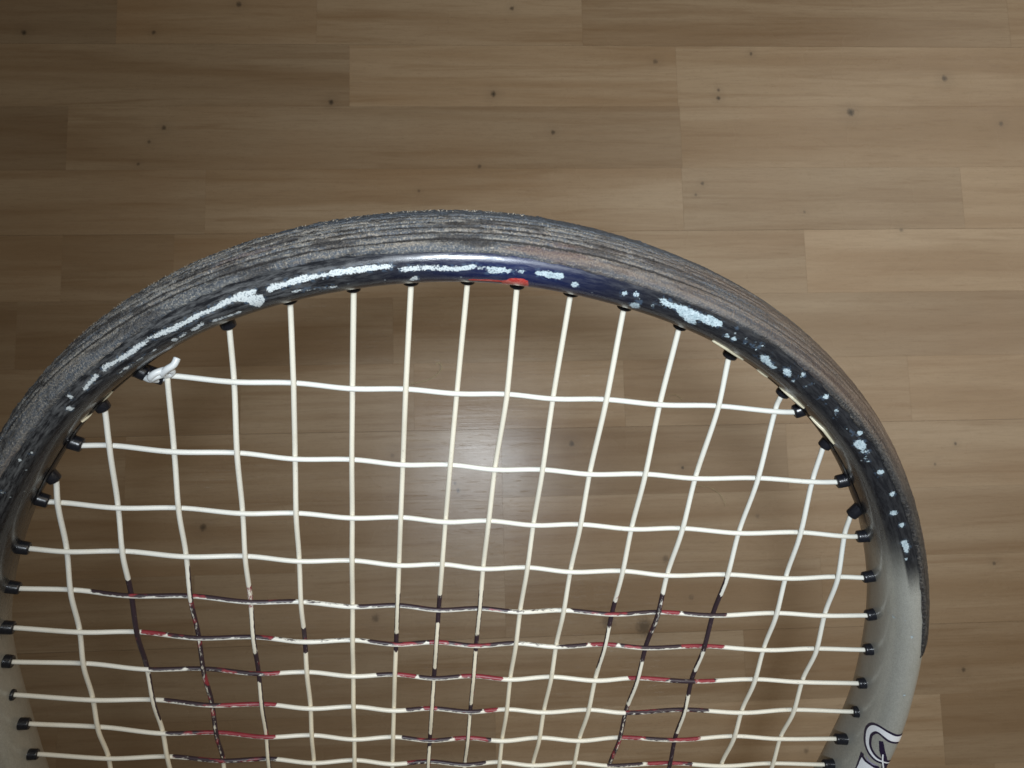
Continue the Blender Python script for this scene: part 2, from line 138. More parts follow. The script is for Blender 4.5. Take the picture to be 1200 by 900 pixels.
def mat_frame():
    t = NT('worn_lacquer')
    uv = t.n('ShaderNodeUVMap', uv_map='unrolled').outputs[0]
    pos = t.n('ShaderNodeTexCoord').outputs['Object']
    n1 = t.noise(uv, 900.0, 3.0, 0.65); n2 = t.noise(uv, 2600.0, 2.0, 0.6)
    wob = t.math('ADD', t.math('MULTIPLY', t.math('SUBTRACT', n1, 0.5), 1.5), t.math('MULTIPLY', t.math('SUBTRACT', n2, 0.5), 0.8))
    silver = t.attr('silver'); navy = t.attr('navy')
    c = t.mix(navy, rgb(0.010, 0.011, 0.014), rgb(0.009, 0.015, 0.060))
    fl = t.n('ShaderNodeTexVoronoi', {'Vector': uv, 'Scale': 5200.0}).outputs['Color']
    flake = t.n('ShaderNodeSeparateColor', {0: fl}).outputs[0]
    sil = t.mix(t.math('MULTIPLY', flake, 0.7), rgb(0.31, 0.305, 0.27), rgb(0.46, 0.455, 0.41))
    grime = t.noise(t.mapping(uv, (60, 120, 1)), 1.0, 4.0)
    sil = t.mix(t.math('MULTIPLY', t.ramp(grime, 0.5, 0.8), 0.35), sil, rgb(0.27, 0.265, 0.21))
    c = t.mix(t.ramp(t.math('ADD', silver, t.math('MULTIPLY', t.math('SUBTRACT', n1, 0.5), 0.10)), 0.0, 1.0), c, sil)
    # rub marks on the dark lacquer
    rub = t.noise(t.mapping(uv, (220, 1200, 1)), 1.0, 5.0, 0.75)
    rubm = t.math('MULTIPLY', t.ramp(rub, 0.38, 0.72), t.math('MULTIPLY', t.attr('rub'), 0.62))
    c = t.mix(rubm, c, rgb(0.17, 0.175, 0.18))
    spk = t.n('ShaderNodeTexVoronoi', {'Vector': uv, 'Scale': 420.0})
    spd = t.math('MULTIPLY', t.ramp(spk.outputs['Distance'], 0.06, 0.12, 1.0, 0.0), t.ramp(t.n('ShaderNodeSeparateColor', {0: spk.outputs['Color']}).outputs[1], 0.80, 0.84))
    c = t.mix(t.math('MULTIPLY', spd, 0.6), c, rgb(0.35, 0.40, 0.42))
    def mask(name, amp, soft=0.10):
        v = t.math('ADD', t.attr(name), t.math('MULTIPLY', wob, amp))
        return t.ramp(v, -soft, soft, 1.0, 0.0)
    n0 = t.noise(t.mapping(uv, (230, 420, 1)), 1.0, 3.0, 0.6)
    wob = t.math('ADD', wob, t.math('MULTIPLY', t.math('SUBTRACT', n0, 0.5), 1.7))
    chip = mask('chip', 0.80, 0.13); cream = mask('cream', 0.3); red = mask('red', 0.35)
    halo = t.ramp(t.attr('chip'), 0.05, 0.8, 1.0, 0.0)
    c = t.mix(t.math('MULTIPLY', t.math('MULTIPLY', halo, t.ramp(n1, 0.52, 0.6)), 0.35), c, rgb(0.10, 0.16, 0.24))
    cc = t.mix(t.ramp(n1, 0.35, 0.65), rgb(0.33, 0.42, 0.46), rgb(0.48, 0.57, 0.61))
    cc = t.mix(t.attr('pale'), cc, rgb(0.64, 0.67, 0.67))  # glint on the left chips, painted in as a whiter tone
    cc = t.mix(t.math('MULTIPLY', t.ramp(n2, 0.52, 0.62), 0.65), cc, rgb(0.14, 0.18, 0.22))
    c = t.mix(chip, c, cc)
    c = t.mix(cream, c, rgb(0.62, 0.56, 0.42))
    c = t.mix(red, c, t.mix(t.ramp(n1, 0.4, 0.6), rgb(0.55, 0.035, 0.03), rgb(0.62, 0.12, 0.10)))
    t.set('Base Color', c)
    allm = t.math('MAXIMUM', chip, cream)
    t.set('Metallic', t.math('MULTIPLY', t.math('MULTIPLY', silver, 0.15), t.math('SUBTRACT', 1.0, allm)))
    r = t.math('ADD', t.ramp(rub, 0.4, 0.7, 0.24, 0.46), t.math('MULTIPLY', allm, 0.2))
    t.set('Roughness', t.math('MAXIMUM', r, t.math('MULTIPLY', silver, 0.36)))
    t.set('Coat Weight', t.math('MULTIPLY', t.math('SUBTRACT', 1.0, allm), 0.35)); t.set('Coat Roughness', 0.13)
    h = t.math('ADD', t.math('MULTIPLY', chip, -1.0), t.math('MULTIPLY', rub, 0.5))
    t.bump(h, 0.5, 0.00015)
    return t.m

def mat_guard():
    t = NT('scuffed_guard_plastic')
    uv = t.n('ShaderNodeUVMap', uv_map='unrolled').outputs[0]
    worn = t.attr('worn'); brown = t.attr('brown'); groove = t.attr('groove')
    st1 = t.noise(t.mapping(uv, (28, 1100, 1)), 1.0, 6.0, 0.78, 0.3)
    st2 = t.noise(t.mapping(uv, (700, 1900, 1)), 1.0, 4.0, 0.75)
    pat = t.noise(t.mapping(uv, (26, 140, 1)), 1.0, 4.0, 0.6)
    gran = t.noise(uv, 2600.0, 3.0, 0.7)
    c = t.mix(pat, rgb(0.058, 0.070, 0.088), rgb(0.100, 0.116, 0.138))
    c = t.mix(t.attr('tipside'), rgb(0.020, 0.020, 0.022), c)
    s = t.math('ADD', t.math('ADD', t.math('MULTIPLY', st1, 0.40), t.math('MULTIPLY', st2, 0.32)), t.math('MULTIPLY', gran, 0.28))
    sm = t.math('MULTIPLY', t.ramp(s, 0.45, 0.56), worn)
    c = t.mix(t.math('MULTIPLY', sm, 0.8), c, t.mix(t.ramp(pat, 0.35, 0.65), rgb(0.25, 0.24, 0.215), rgb(0.34, 0.285, 0.22)))
    c = t.mix(t.math('MULTIPLY', t.ramp(gran, 0.54, 0.64), t.math('MULTIPLY', worn, 0.65)), c, rgb(0.42, 0.39, 0.34))
    c = t.mix(t.math('MULTIPLY', t.ramp(st2, 0.56, 0.66), t.math('MULTIPLY', worn, 0.7)), c, rgb(0.016, 0.014, 0.013))
    dk = t.noise(t.mapping(uv, (75, 330, 1), (3, 1, 0)), 1.0, 4.0, 0.65)
    c = t.mix(t.math('MULTIPLY', t.ramp(dk, 0.48, 0.60), t.math('MULTIPLY', worn, 0.8)), c, rgb(0.025, 0.022, 0.022))
    rd = t.math('MULTIPLY', t.ramp(pat, 0.56, 0.68), 0.6)
    c = t.mix(t.math('MULTIPLY', rd, worn), c, rgb(0.13, 0.065, 0.050))
    bm = t.math('MULTIPLY', brown, t.ramp(t.math('ADD', t.math('MULTIPLY', gran, 0.5), t.math('MULTIPLY', pat, 0.5)), 0.38, 0.56))
    c = t.mix(t.math('MULTIPLY', bm, 0.85), c, t.mix(t.ramp(st1, 0.4, 0.6), rgb(0.075, 0.05, 0.038), rgb(0.20, 0.15, 0.115)))
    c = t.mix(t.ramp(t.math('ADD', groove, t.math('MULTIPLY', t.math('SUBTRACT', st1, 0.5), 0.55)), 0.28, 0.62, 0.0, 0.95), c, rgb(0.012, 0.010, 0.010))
    t.set('Base Color', c)
    t.set('Roughness', t.math('ADD', t.math('MULTIPLY', worn, 0.20), 0.30))
    t.bump(t.math('ADD', t.math('MULTIPLY', s, 1.0), t.math('MULTIPLY', gran, 0.5)), 0.9, 0.0006)
    return t.m

def mat_string():
    t = NT('string_nylon')
    uv = t.n('ShaderNodeUVMap', uv_map='unrolled').outputs[0]
    ink = t.attr('ink'); red = t.attr('red'); warm = t.attr('warm')
    n1 = t.noise(t.mapping(uv, (330, 900, 1)), 1.0, 4.0, 0.65); n2 = t.noise(t.mapping(uv, (140, 300, 1)), 1.0, 2.0)
    n3 = t.noise(t.mapping(uv, (900, 2500, 1)), 1.0, 3.0, 0.6)
    c = t.mix(warm, rgb(0.76, 0.79, 0.78), rgb(0.75, 0.67, 0.51))
    c = t.mix(t.math('MULTIPLY', t.ramp(n2, 0.5, 0.8), 0.35), c, rgb(0.64, 0.58, 0.45))
    dirt = t.math('MULTIPLY', t.ramp(n3, 0.60, 0.74), t.math('MULTIPLY', t.attr('dirt'), 0.65))
    c = t.mix(dirt, c, rgb(0.22, 0.17, 0.12))
    m = t.ramp(t.math('ADD', ink, t.math('ADD', t.math('MULTIPLY', t.math('SUBTRACT', n1, 0.5), 1.4), t.math('MULTIPLY', t.math('SUBTRACT', n3, 0.5), 0.8))), 0.36, 0.64)
    rn = t.ramp(t.math('ADD', red, t.math('MULTIPLY', t.math('SUBTRACT', n2, 0.5), 1.6)), 0.45, 0.58)
    inkc = t.mix(rn, rgb(0.036, 0.022, 0.028), t.mix(n1, rgb(0.13, 0.014, 0.026), rgb(0.34, 0.045, 0.052)))
    c = t.mix(m, c, inkc)
    t.set('Base Color', c); t.set('Roughness', 0.42)
    t.set('Subsurface Weight', 0.0)
    t.bump(n3, 0.35, 0.00008)
    return t.m

def mat_plain(name, c, rough, metallic=0.0, nscale=1500.0, var=0.3, bump=0.0001):
    t = NT(name)
    pos = t.n('ShaderNodeTexCoord').outputs['Object']
    n = t.noise(pos, nscale, 4.0, 0.6)
    c2 = tuple(v * (1 - var) for v in c[:3]) + (1,)
    t.set('Base Color', t.mix(n, c2, c)); t.set('Roughness', t.ramp(n, 0.3, 0.7, rough * 0.85, rough * 1.15)); t.set('Metallic', metallic)
    t.bump(n, 0.3, bump)
    return t.m

M_wood = mat_wood(); M_frame = mat_frame(); M_guard = mat_guard(); M_string = mat_string()
M_rubber = mat_plain('grommet_plastic', rgb(0.012, 0.013, 0.018), 0.30, var=0.5)
M_core = mat_plain('underlay', rgb(0.06, 0.045, 0.03), 0.8, nscale=60)
M_knot = mat_plain('knot_nylon', rgb(0.74, 0.77, 0.78), 0.35, var=0.15)
M_white = mat_plain('print_white', rgb(0.80, 0.81, 0.84), 0.35, var=0.06)
M_ink = mat_plain('print_dark', rgb(0.020, 0.012, 0.040), 0.35, var=0.3)
M_lilac = mat_plain('print_lilac', rgb(0.30, 0.27, 0.38), 0.35, var=0.1)
M_hair = mat_plain('lint', rgb(0.62, 0.56, 0.34), 0.6, var=0.2)
M_grip = mat_plain('grip_leather', rgb(0.02, 0.02, 0.02), 0.7, nscale=700, var=0.4, bump=0.0004)

# ------------------------------------------------------------------ mesh helpers
def link(name, me, mat, parent=None, smooth=True):
    o = bpy.data.objects.new(name, me); col.objects.link(o)
    if mat and not me.materials: me.materials.append(mat)
    if smooth: me.polygons.foreach_set('use_smooth', [True] * len(me.polygons))
    if parent: o.parent = parent
    return o
def mesh(name, V, F, attrs=None, uv=None):
    me = bpy.data.meshes.new(name); V = np.asarray(V, float)
    me.from_pydata(V.tolist(), [], [tuple(int(i) for i in f) for f in F])
    for k, v in (attrs or {}).items():
        me.attributes.new(k, 'FLOAT', 'POINT').data.foreach_set('value', np.asarray(v, np.float32).ravel())
    if uv is not None:
        lay = me.uv_layers.new(name='unrolled'); vi = np.empty(len(me.loops), np.int32); me.loops.foreach_get('vertex_index', vi)
        if callable(uv): u = uv(me, vi)
        else: u = np.asarray(uv)[vi]
        lay.data.foreach_set('uv', u.astype(np.float32).ravel())
    me.update()
    return me
def grid_faces(n, m, wrap_n=False, wrap_m=False):
    i = np.arange(n if wrap_n else n - 1); j = np.arange(m if wrap_m else m - 1)
    I, J = np.meshgrid(i, j, indexing='ij'); I2 = (I + 1) % n; J2 = (J + 1) % m
    return np.stack([I * m + J, I2 * m + J, I2 * m + J2, I * m + J2], -1).reshape(-1, 4)
def smooth_noise(n, scale, seed, periodic=False):
    r = np.random.default_rng(seed); k = max(4, int(n / scale)); v = r.normal(0, 1, k + 4)
    x = np.linspace(0, k, n); i = x.astype(int); f = x - i; f = f * f * (3 - 2 * f)
    return v[i] * (1 - f) + v[i + 1] * f

# ------------------------------------------------------------------ the floor
fl = mesh('floor', [(-3, -3, -0.0026), (3, -3, -0.0026), (3, 3, -0.0026), (-3, 3, -0.0026), (-3, -3, -0.05), (3, -3, -0.05), (3, 3, -0.05), (-3, 3, -0.05)],
          [(0, 1, 2, 3), (7, 6, 5, 4), (0, 4, 5, 1), (1, 5, 6, 2), (2, 6, 7, 3), (3, 7, 4, 0)])
floor = link('floor', fl, M_wood, smooth=False); floor['kind'] = 'structure'
floor['tone'] = 0.9; floor['grain'] = 0.3
PITCH = 49.45; Y0 = 27.5
# seams (mm) and tones seen in the photograph; row k spans Y0+k*PITCH .. Y0+(k+1)*PITCH
SEAMS = {6: [(-267, .80), (-117, 1.0), (88, 1.02), (432, .95), (900, 1.0)],
         5: [(-410, .85), (-92, .90), (160.5, 1.06), (620, 1.05)],
         4: [(-300, .82), (161.6, .93), (560, 1.03)],
         3: [(-420, .86), (-198, .95), (160.8, 1.0), (381, .96), (700, 1.10)],
         2: [(-300, .98), (-220, .93), (30, .97), (253.5, 1.0), (640, 1.09)],
         1: [(-330, .85), (-60, .86), (150, .93), (520, .93)],
         0: [(-400, .9), (-170, .92), (-45, 1.0), (110, 1.05), (327, 1.0), (720, 1.08)],
         -1: [(-250, .95), (18.2, 1.0), (230, .90), (560, 1.0)],
         -2: [(-380, .95), (-130, .97), (18.4, .98), (300, 1.0), (600, .96)],
         -3: [(-200, .90), (18.6, .95), (250, .94), (700, .98)],
         -4: [(-340, .93), (-60, .90), (190, .95), (480, .92)],
         -5: [(-290, .96), (10, .93), (332, 1.06), (700, .93)],
         7: [(-200, .85), (130, 1.0), (480, .95)]}
ROWS = range(-16, 16)
rs = random.Random(3)
nplank = 0
for k in ROWS:
    y0 = Y0 + k * PITCH; y1 = y0 + PITCH
    seams = list(SEAMS.get(k, []))
    if not seams:
        x = -500 + rs.uniform(-100, 100)
        while x < 500: seams.append((x, rs.uniform(.88, 1.08))); x += rs.uniform(190, 330)
        seams.append((x, 1.0))
    x = seams[0][0]; pre = []
    while x > -800: x -= rs.uniform(240, 380); pre.insert(0, (x, rs.uniform(.88, 1.02)))
    seams = pre + seams
    x = seams[-1][0]
    while x < 900: x += rs.uniform(240, 380); seams.append((x, rs.uniform(.92, 1.08)))
    # tone stored with the seam is that of the strip to its left
    g0 = 0.12 if (k % 3) == 0 else 0.02        # boards are three strips wide: their long joint is the deeper one
    g1 = 0.12 if (k % 3) == 2 else 0.02
    for (xa, _), (xb, tone) in zip(seams[:-1], seams[1:]):
        if xb - xa < 5: continue
        ch = 0.06
        zt = rs.uniform(-0.015, 0.015)
        X0, X1, Ya, Yb = xa + .015, xb - .015, y0 + g0 / 2, y1 - g1 / 2
        V = [(X0, Ya, -2.8), (X1, Ya, -2.8), (X1, Yb, -2.8), (X0, Yb, -2.8), (X0, Ya, zt - ch), (X1, Ya, zt - ch), (X1, Yb, zt - ch), (X0, Yb, zt - ch),
             (X0 + .04, Ya + ch, zt), (X1 - .04, Ya + ch, zt), (X1 - .04, Yb - ch, zt), (X0 + .04, Yb - ch, zt)]
        F = [(8, 9, 10, 11)] + [(a, (a + 1) % 4, 4 + (a + 1) % 4, 4 + a) for a in range(4)] + [(4 + a, 4 + (a + 1) % 4, 8 + (a + 1) % 4, 8 + a) for a in range(4)]
        o = link('plank', mesh('plank', np.array(V) * MM, F), M_wood, floor, smooth=False)
        o['tone'] = 0.97 + (float(tone) - 0.97) * 1.25 + rs.uniform(-.015, .015); o['grain'] = rs.random()
        nplank += 1

# ------------------------------------------------------------------ the racket: its plane and its own axes
PX, PY, PN = (np.array(D[k]) for k in 'XYN')
TIP_B = 30.0
ORIG_A, ORIG_B = D['cx'], TIP_B - 696.0            # butt end of the handle
origin = room(np.array([0, 0, -0.17]) + PX * ORIG_A * MM + PY * ORIG_B * MM)
racket = bpy.data.objects.new('tennis_racket', None); col.objects.link(racket)
racket.empty_display_size = 0.05
racket.matrix_world = Matrix.Translation(origin.tolist()) @ Matrix(np.stack([RW @ PX, RW @ PY, RW @ PN], 1).tolist()).to_4x4()
racket['label'] = 'worn tennis racket head with white strings, scuffed dark bumper and chipped black and silver frame'
racket['category'] = 'racket'

KR = len(D['rad']); RAD = np.array(D['rad']); HW, HH, EX = D['w'], D['h'], 2.3
def centre(th):                                    # th in degrees -> plane coords (mm)
    t = np.radians(np.asarray(th, float)) % (2 * np.pi); u = t / (2 * np.pi) * KR
    i = np.floor(u + 1e-9).astype(int); f = u - i; g = lambda k: RAD[(i + k) % KR]
    R = ((1 - f)**3 * g(-1) + (3 * f**3 - 6 * f**2 + 4) * g(0) + (-3 * f**3 + 3 * f**2 + 3 * f + 1) * g(1) + f**3 * g(2)) / 6
    return np.stack([D['cx'] + R * np.cos(t), D['cy'] + R * np.sin(t)], -1)
def outward(th):
    d = centre(np.asarray(th) + .25) - centre(np.asarray(th) - .25); d /= np.linalg.norm(d, axis=-1)[..., None]
    return np.stack([d[..., 1], -d[..., 0]], -1)
def surf(th, ph, off=0.0):                         # point on the hoop, local metres
    th = np.asarray(th, float); ph = np.radians(np.asarray(ph, float)); off = np.asarray(off, float)
    c, o = centre(th), outward(th)
    a = np.sign(np.cos(ph)) * np.abs(np.cos(ph))**(2 / EX); b = np.sign(np.sin(ph)) * np.abs(np.sin(ph))**(2 / EX)
    # unit normal of the section, for offsets
    na = np.sign(np.cos(ph)) * np.abs(np.cos(ph))**(2 - 2 / EX) / HW; nb = np.sign(np.sin(ph)) * np.abs(np.sin(ph))**(2 - 2 / EX) / HH
    nl = np.hypot(na, nb) + 1e-9; na, nb = na / nl, nb / nl
    x = a * HW + na * off; z = b * HH + nb * off
    P = np.stack([c[..., 0] - ORIG_A + x * o[..., 0], c[..., 1] - ORIG_B + x * o[..., 1], z], -1)
    return P * MM
# unrolled lengths (mm) along the hoop and round the section
_t = np.linspace(0, 360, 3601); _c = centre(_t); _s = np.concatenate([[0], np.cumsum(np.linalg.norm(np.diff(_c, axis=0), axis=1))])
def S(th): return np.interp(np.asarray(th, float) % 360, _t, _s)
_p = np.linspace(-180, 180, 1441); _pr = np.radians(_p)
_a = np.sign(np.cos(_pr)) * np.abs(np.cos(_pr))**(2 / EX) * HW; _b = np.sign(np.sin(_pr)) * np.abs(np.sin(_pr))**(2 / EX) * HH
_v = np.concatenate([[0], np.cumsum(np.hypot(np.diff(_a), np.diff(_b)))]); VP = _v[-1]
def Vv(ph): return np.interp(((np.asarray(ph, float) + 180) % 360) - 180, _p, _v)
def Ph(v): return np.interp(v, _v, _p)
def Th(s): return np.interp(s % _s[-1], _s, _t)

def sdf(shapes, s, v):
    out = np.full(s.shape, 9.0)
    for kind, pts, r in shapes:
        q = np.array([[float(S(a)), float(Vv(b))] for a, b in pts])
        q[:, 0] = np.where(q[:, 0] - q[0, 0] > _s[-1] / 2, q[:, 0] - _s[-1], q[:, 0])
        lo, hi = q.min(0) - r - 4, q.max(0) + r + 4
        m = (s > lo[0]) & (s < hi[0]) & (v > lo[1]) & (v < hi[1])
        if not m.any(): continue
        X, Y = s[m], v[m]; best = np.full(X.shape, 1e9)
        n = len(q); seg = range(n) if kind == 'p' else range(max(1, n - 1))
        inside = np.zeros(X.shape, bool)
        for i in seg:
            A, B = q[i], q[(i + 1) % n]; d = B - A; L2 = (d @ d) + 1e-9
            t = np.clip(((X - A[0]) * d[0] + (Y - A[1]) * d[1]) / L2, 0, 1)
            best = np.minimum(best, np.hypot(X - A[0] - t * d[0], Y - A[1] - t * d[1]))
            if kind == 'p' and abs(d[1]) > 1e-9:
                c = ((A[1] > Y) != (B[1] > Y)) & (X < d[0] * (Y - A[1]) / d[1] + A[0]); inside ^= c
        val = np.where(inside, -best + .06, best + .06) if kind == 'p' else best - r * (0.82 if q[0, 0] > float(S(86)) else 0.88)
        out[m] = np.minimum(out[m], val)
    return out

# ---- hoop
NS, NV = 1560, 104
vs = np.linspace(0, VP, NV, endpoint=False); phs = Ph(vs)
ths = Th(np.linspace(0, _s[-1], NS, endpoint=False))
TH, PH = np.meshgrid(ths, phs, indexing='ij')
P = surf(TH, PH).reshape(-1, 3)
s_, v_ = S(TH), np.broadcast_to(vs, TH.shape).copy()
def sstep(x, a, b): t = np.clip((x - a) / (b - a), 0, 1); return t * t * (3 - 2 * t)
inner = (np.abs(PH) > 100).astype(float)
# the lacquer fades from black at the tip to silver down both sides, earlier on the inner face
lo_r = np.where(PH > 0, np.interp(PH, [60, 110, 150, 180], [35.5, 35.5, 36, 37.5]), 38)
silver_r = 1 - sstep(TH, lo_r - 2.5, lo_r + 6 + 6 * inner)
silver_l = 0.85 * sstep(TH, 141, 164)  # left silver comes late and stays darker: dimmer light put into the colour
silver_r = silver_r**1.3
silver = np.where(TH < 90, silver_r, np.where(TH < 270, silver_l, 1.0))
navy = np.exp(-((TH - 88.5) / 6.2)**2) * sstep(PH, 40, 80)
rub = 0.2 + 0.9 * sstep(TH, 95, 108) * (1 - sstep(TH, 135, 150)) * sstep(PH, 55, 65) * (1 - sstep(PH, 100, 118)) + 0.08 * sstep(TH, 95, 120)
at = {'chip': sdf(D['chips'], s_, v_), 'cream': sdf(D['cream'], s_, v_), 'red': sdf(D['red'], s_, v_), 'silver': silver, 'navy': navy, 'rub': rub, 'pale': 0.75 * sstep(TH, 86, 96)}  # left chip marks include a traced highlight; pale adds their painted glint
# the ridge along the shoulder where the guard ends: a shallow step in the moulding
def uv_wrap(period_s, period_v):
    def fn(me, vi):
        u = np.stack([s_.ravel()[vi], v_.ravel()[vi]], -1).reshape(-1, 4, 2)
        for k, per in ((0, period_s), (1, period_v)):
            mx = u[..., k].max(1, keepdims=True); u[..., k] = np.where(mx - u[..., k] > per / 2, u[..., k] + per, u[..., k])
        return u.reshape(-1, 2) * MM
    return fn
frame = link('frame', mesh('frame', P, grid_faces(NS, NV, True, True), at, uv_wrap(_s[-1], VP)), M_frame, racket)

# ---- bumper guard: a grooved plastic channel over the outside of the tip
TH0, TH1 = 24.8, 156.0
ns = 1500; gth = Th(np.linspace(S(TH0), S(TH1), ns))
pa, pb = -76.0, 71.0
va, vb = float(Vv(pa)), float(Vv(pb)); gv = np.linspace(va, vb, 120)
GT, GV = np.meshgrid(gth, gv, indexing='ij'); gs = S(GT)
# the upper edge wanders as measured
edge = np.interp(gth, [25, 34, 46, 51, 60, 69, 77, 83, 89, 97, 100, 106, 109, 113, 117, 121, 127, 134, 156], [70, 76, 76, 79, 82, 74, 76, 76, 69, 66, 62, 62, 64, 70, 76, 83, 86, 82, 80])
vbe = Vv(edge) + 0.10 * smooth_noise(ns, 9, 5) + 0.05 * smooth_noise(ns, 3, 6)
f = (GV - va) / (vb - va); GV = va + f * (vbe[:, None] - va)
GP = Ph(GV)
thick = 0.75 * np.minimum(1, np.minimum(f, 1 - f) / 0.035)**.5 + 0.05
# grooves run along the hoop; deep on the left and at the tip, ground away on the right
gx = GV - float(Vv(0))                              # mm from the outermost line
groove = np.zeros_like(GV)
along = sstep(GT, 60, 92)
for k, g0 in enumerate([-6.6, -4.6, -2.7, -0.8, 1.0, 2.9, 4.8, 6.6, 8.3]):
    wob = 0.12 * smooth_noise(ns, 60, 20 + k)[:, None]
    life = np.clip(0.95 + 0.3 * smooth_noise(ns, 70, 40 + k), 0.5, 1.15)[:, None]
    groove = np.maximum(groove, np.exp(-((gx - g0 - wob) / (0.36 if g0 < 6 else 0.28))**2) * life)
groove *= (0.25 + 0.75 * along) * sstep(gx, np.interp(GT, [84, 100, 116], [-2.4, -2.8, -8.5]), np.interp(GT, [84, 100, 116], [-1.2, -1.6, -7.5]))
rough = 0.10 * smooth_noise(ns, 7, 70)[:, None] * np.sin(gx * 1.7 + 1) + 0.07 * smooth_noise(ns, 2.5, 71)[:, None] * np.sin(gx * 3.1)
rough = rough + 0.055 * rng.normal(0, 1, GV.shape)
rough *= (0.35 + 0.65 * along)
lip = np.exp(-((gx + 9.3) / 0.7)**2) * (0.30 * np.abs(smooth_noise(ns, 4, 90)) + 0.1)[:, None] + np.exp(-((gx + 8.0) / 1.0)**2) * 0.35
off = thick - 0.62 * groove + rough * (np.minimum(f, 1 - f) > 0.03) + lip
off = np.maximum(off, 0.04)
endt = np.minimum(gs - gs.min(), gs.max() - gs) / 5.0
off = np.where(endt < 1, 0.04 + (off - 0.04) * np.sqrt(np.clip(endt, 0, 1)), off)
GPo = surf(GT, GP, off).reshape(-1, 3)
w0 = np.interp(GT, [60, 84, 100, 116], [-3.0, -1.6, -2.0, -7.5])
worn = np.clip(sstep(gx, w0, w0 + 1.8) * (0.35 + 0.65 * along) * (1 - 0.35 * sstep(GP, 55, 66)), 0, 1)
brown = (1 - sstep(GT, 68, 90)) * sstep(GT, 44, 56) * sstep(GP, -10, 10) * (1 - sstep(GP, 62, 76))
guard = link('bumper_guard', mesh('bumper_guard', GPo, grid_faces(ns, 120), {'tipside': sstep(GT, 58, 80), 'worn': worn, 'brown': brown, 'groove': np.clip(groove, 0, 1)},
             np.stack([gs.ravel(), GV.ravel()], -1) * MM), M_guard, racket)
guard['label'] = 'scuffed grooved black bumper guard over the tip'

# torn plastic burrs along the far lip of the guard
bv, bf = [], []
for k in range(300):
    th = random.uniform(88, 124); ph = random.choice([-33, -30, -26, -20]) + random.gauss(0, 3) + max(0, (th - 100)) * 0.9 + max(0, 80 - th) * 1.2
    p0 = surf(th, ph, 0.7); p1 = surf(th + random.gauss(0, .35), ph + random.gauss(0, 2), 0.75 + random.uniform(.1, .5))
    q = surf(th + .12, ph, 0.7); b = len(bv)
    side = (surf(th, ph + 3, .7) - p0) * .25
    bv += [p0, q, p0 + side, p1]; bf += [(b, b + 1, b + 3), (b + 1, b + 2, b + 3), (b + 2, b, b + 3)]
burr = link('plastic_burr', mesh('plastic_burr', bv, bf), mat_plain('burr_plastic', rgb(0.42, 0.37, 0.30), .6), guard, smooth=False); burr['kind'] = 'stuff'

# ---- inner grommet strip: thin band along the inside wall
ns2 = 900; t2 = Th(np.linspace(S(43), S(139), ns2)); p2 = np.concatenate([np.linspace(168, 180, 6), np.linspace(-179, -168, 6)])
A2, B2 = np.meshgrid(t2, p2, indexing='ij'); prof = 0.12 + 0.35 * (1 - np.abs(np.linspace(-1, 1, 12))**4)
strip = link('grommet_strip', mesh('grommet_strip', surf(A2, B2, prof[None] * np.minimum(1, np.minimum(A2 - 42.9, 139.1 - A2) / 3)[..., None][..., 0]).reshape(-1, 3), grid_faces(ns2, 12)), M_rubber, racket)

# ------------------------------------------------------------------ strings
RS = 0.62
def loc(a, b, z=0.0): return np.array([(a - ORIG_A), (b - ORIG_B), z])
HZ = 0.55
def cat(p0, p1, p2, p3, t): return 0.5 * ((2 * p1) + (-p0 + p2) * t + (2 * p0 - 5 * p1 + 4 * p2 - p3) * t * t + (-p0 + 3 * p1 - 3 * p2 + p3) * t**3)
def string_path(pts, sub=12, tight=0.35):
    pts = np.array(pts); out, idx = [], []
    for i in range(len(pts) - 1):
        p0 = pts[max(i - 1, 0)]; p3 = pts[min(i + 2, len(pts) - 1)]
        for k in range(sub):
            t = k / sub; c = cat(p0, pts[i], pts[i + 1], p3, t); l = pts[i] * (1 - t) + pts[i + 1] * t
            q = l * (1 - tight) + c * tight
            zz = t * t * (3 - 2 * t); q[2] = pts[i][2] * (1 - zz) + pts[i + 1][2] * zz
            out.append(q); idx.append(i + t)
    out.append(pts[-1]); idx.append(len(pts) - 1.0)
    return np.array(out), np.array(idx)
def frames(path):
    T = np.gradient(path, axis=0); T /= np.linalg.norm(T, axis=1)[:, None]
    Z = np.array([0, 0, 1.0]); B = np.cross(T, Z); B /= np.linalg.norm(B, axis=1)[:, None] + 1e-12
    N = np.cross(B, T); return T, B, N
NSIDE = 14
ang = np.linspace(0, 2 * np.pi, NSIDE, endpoint=False)
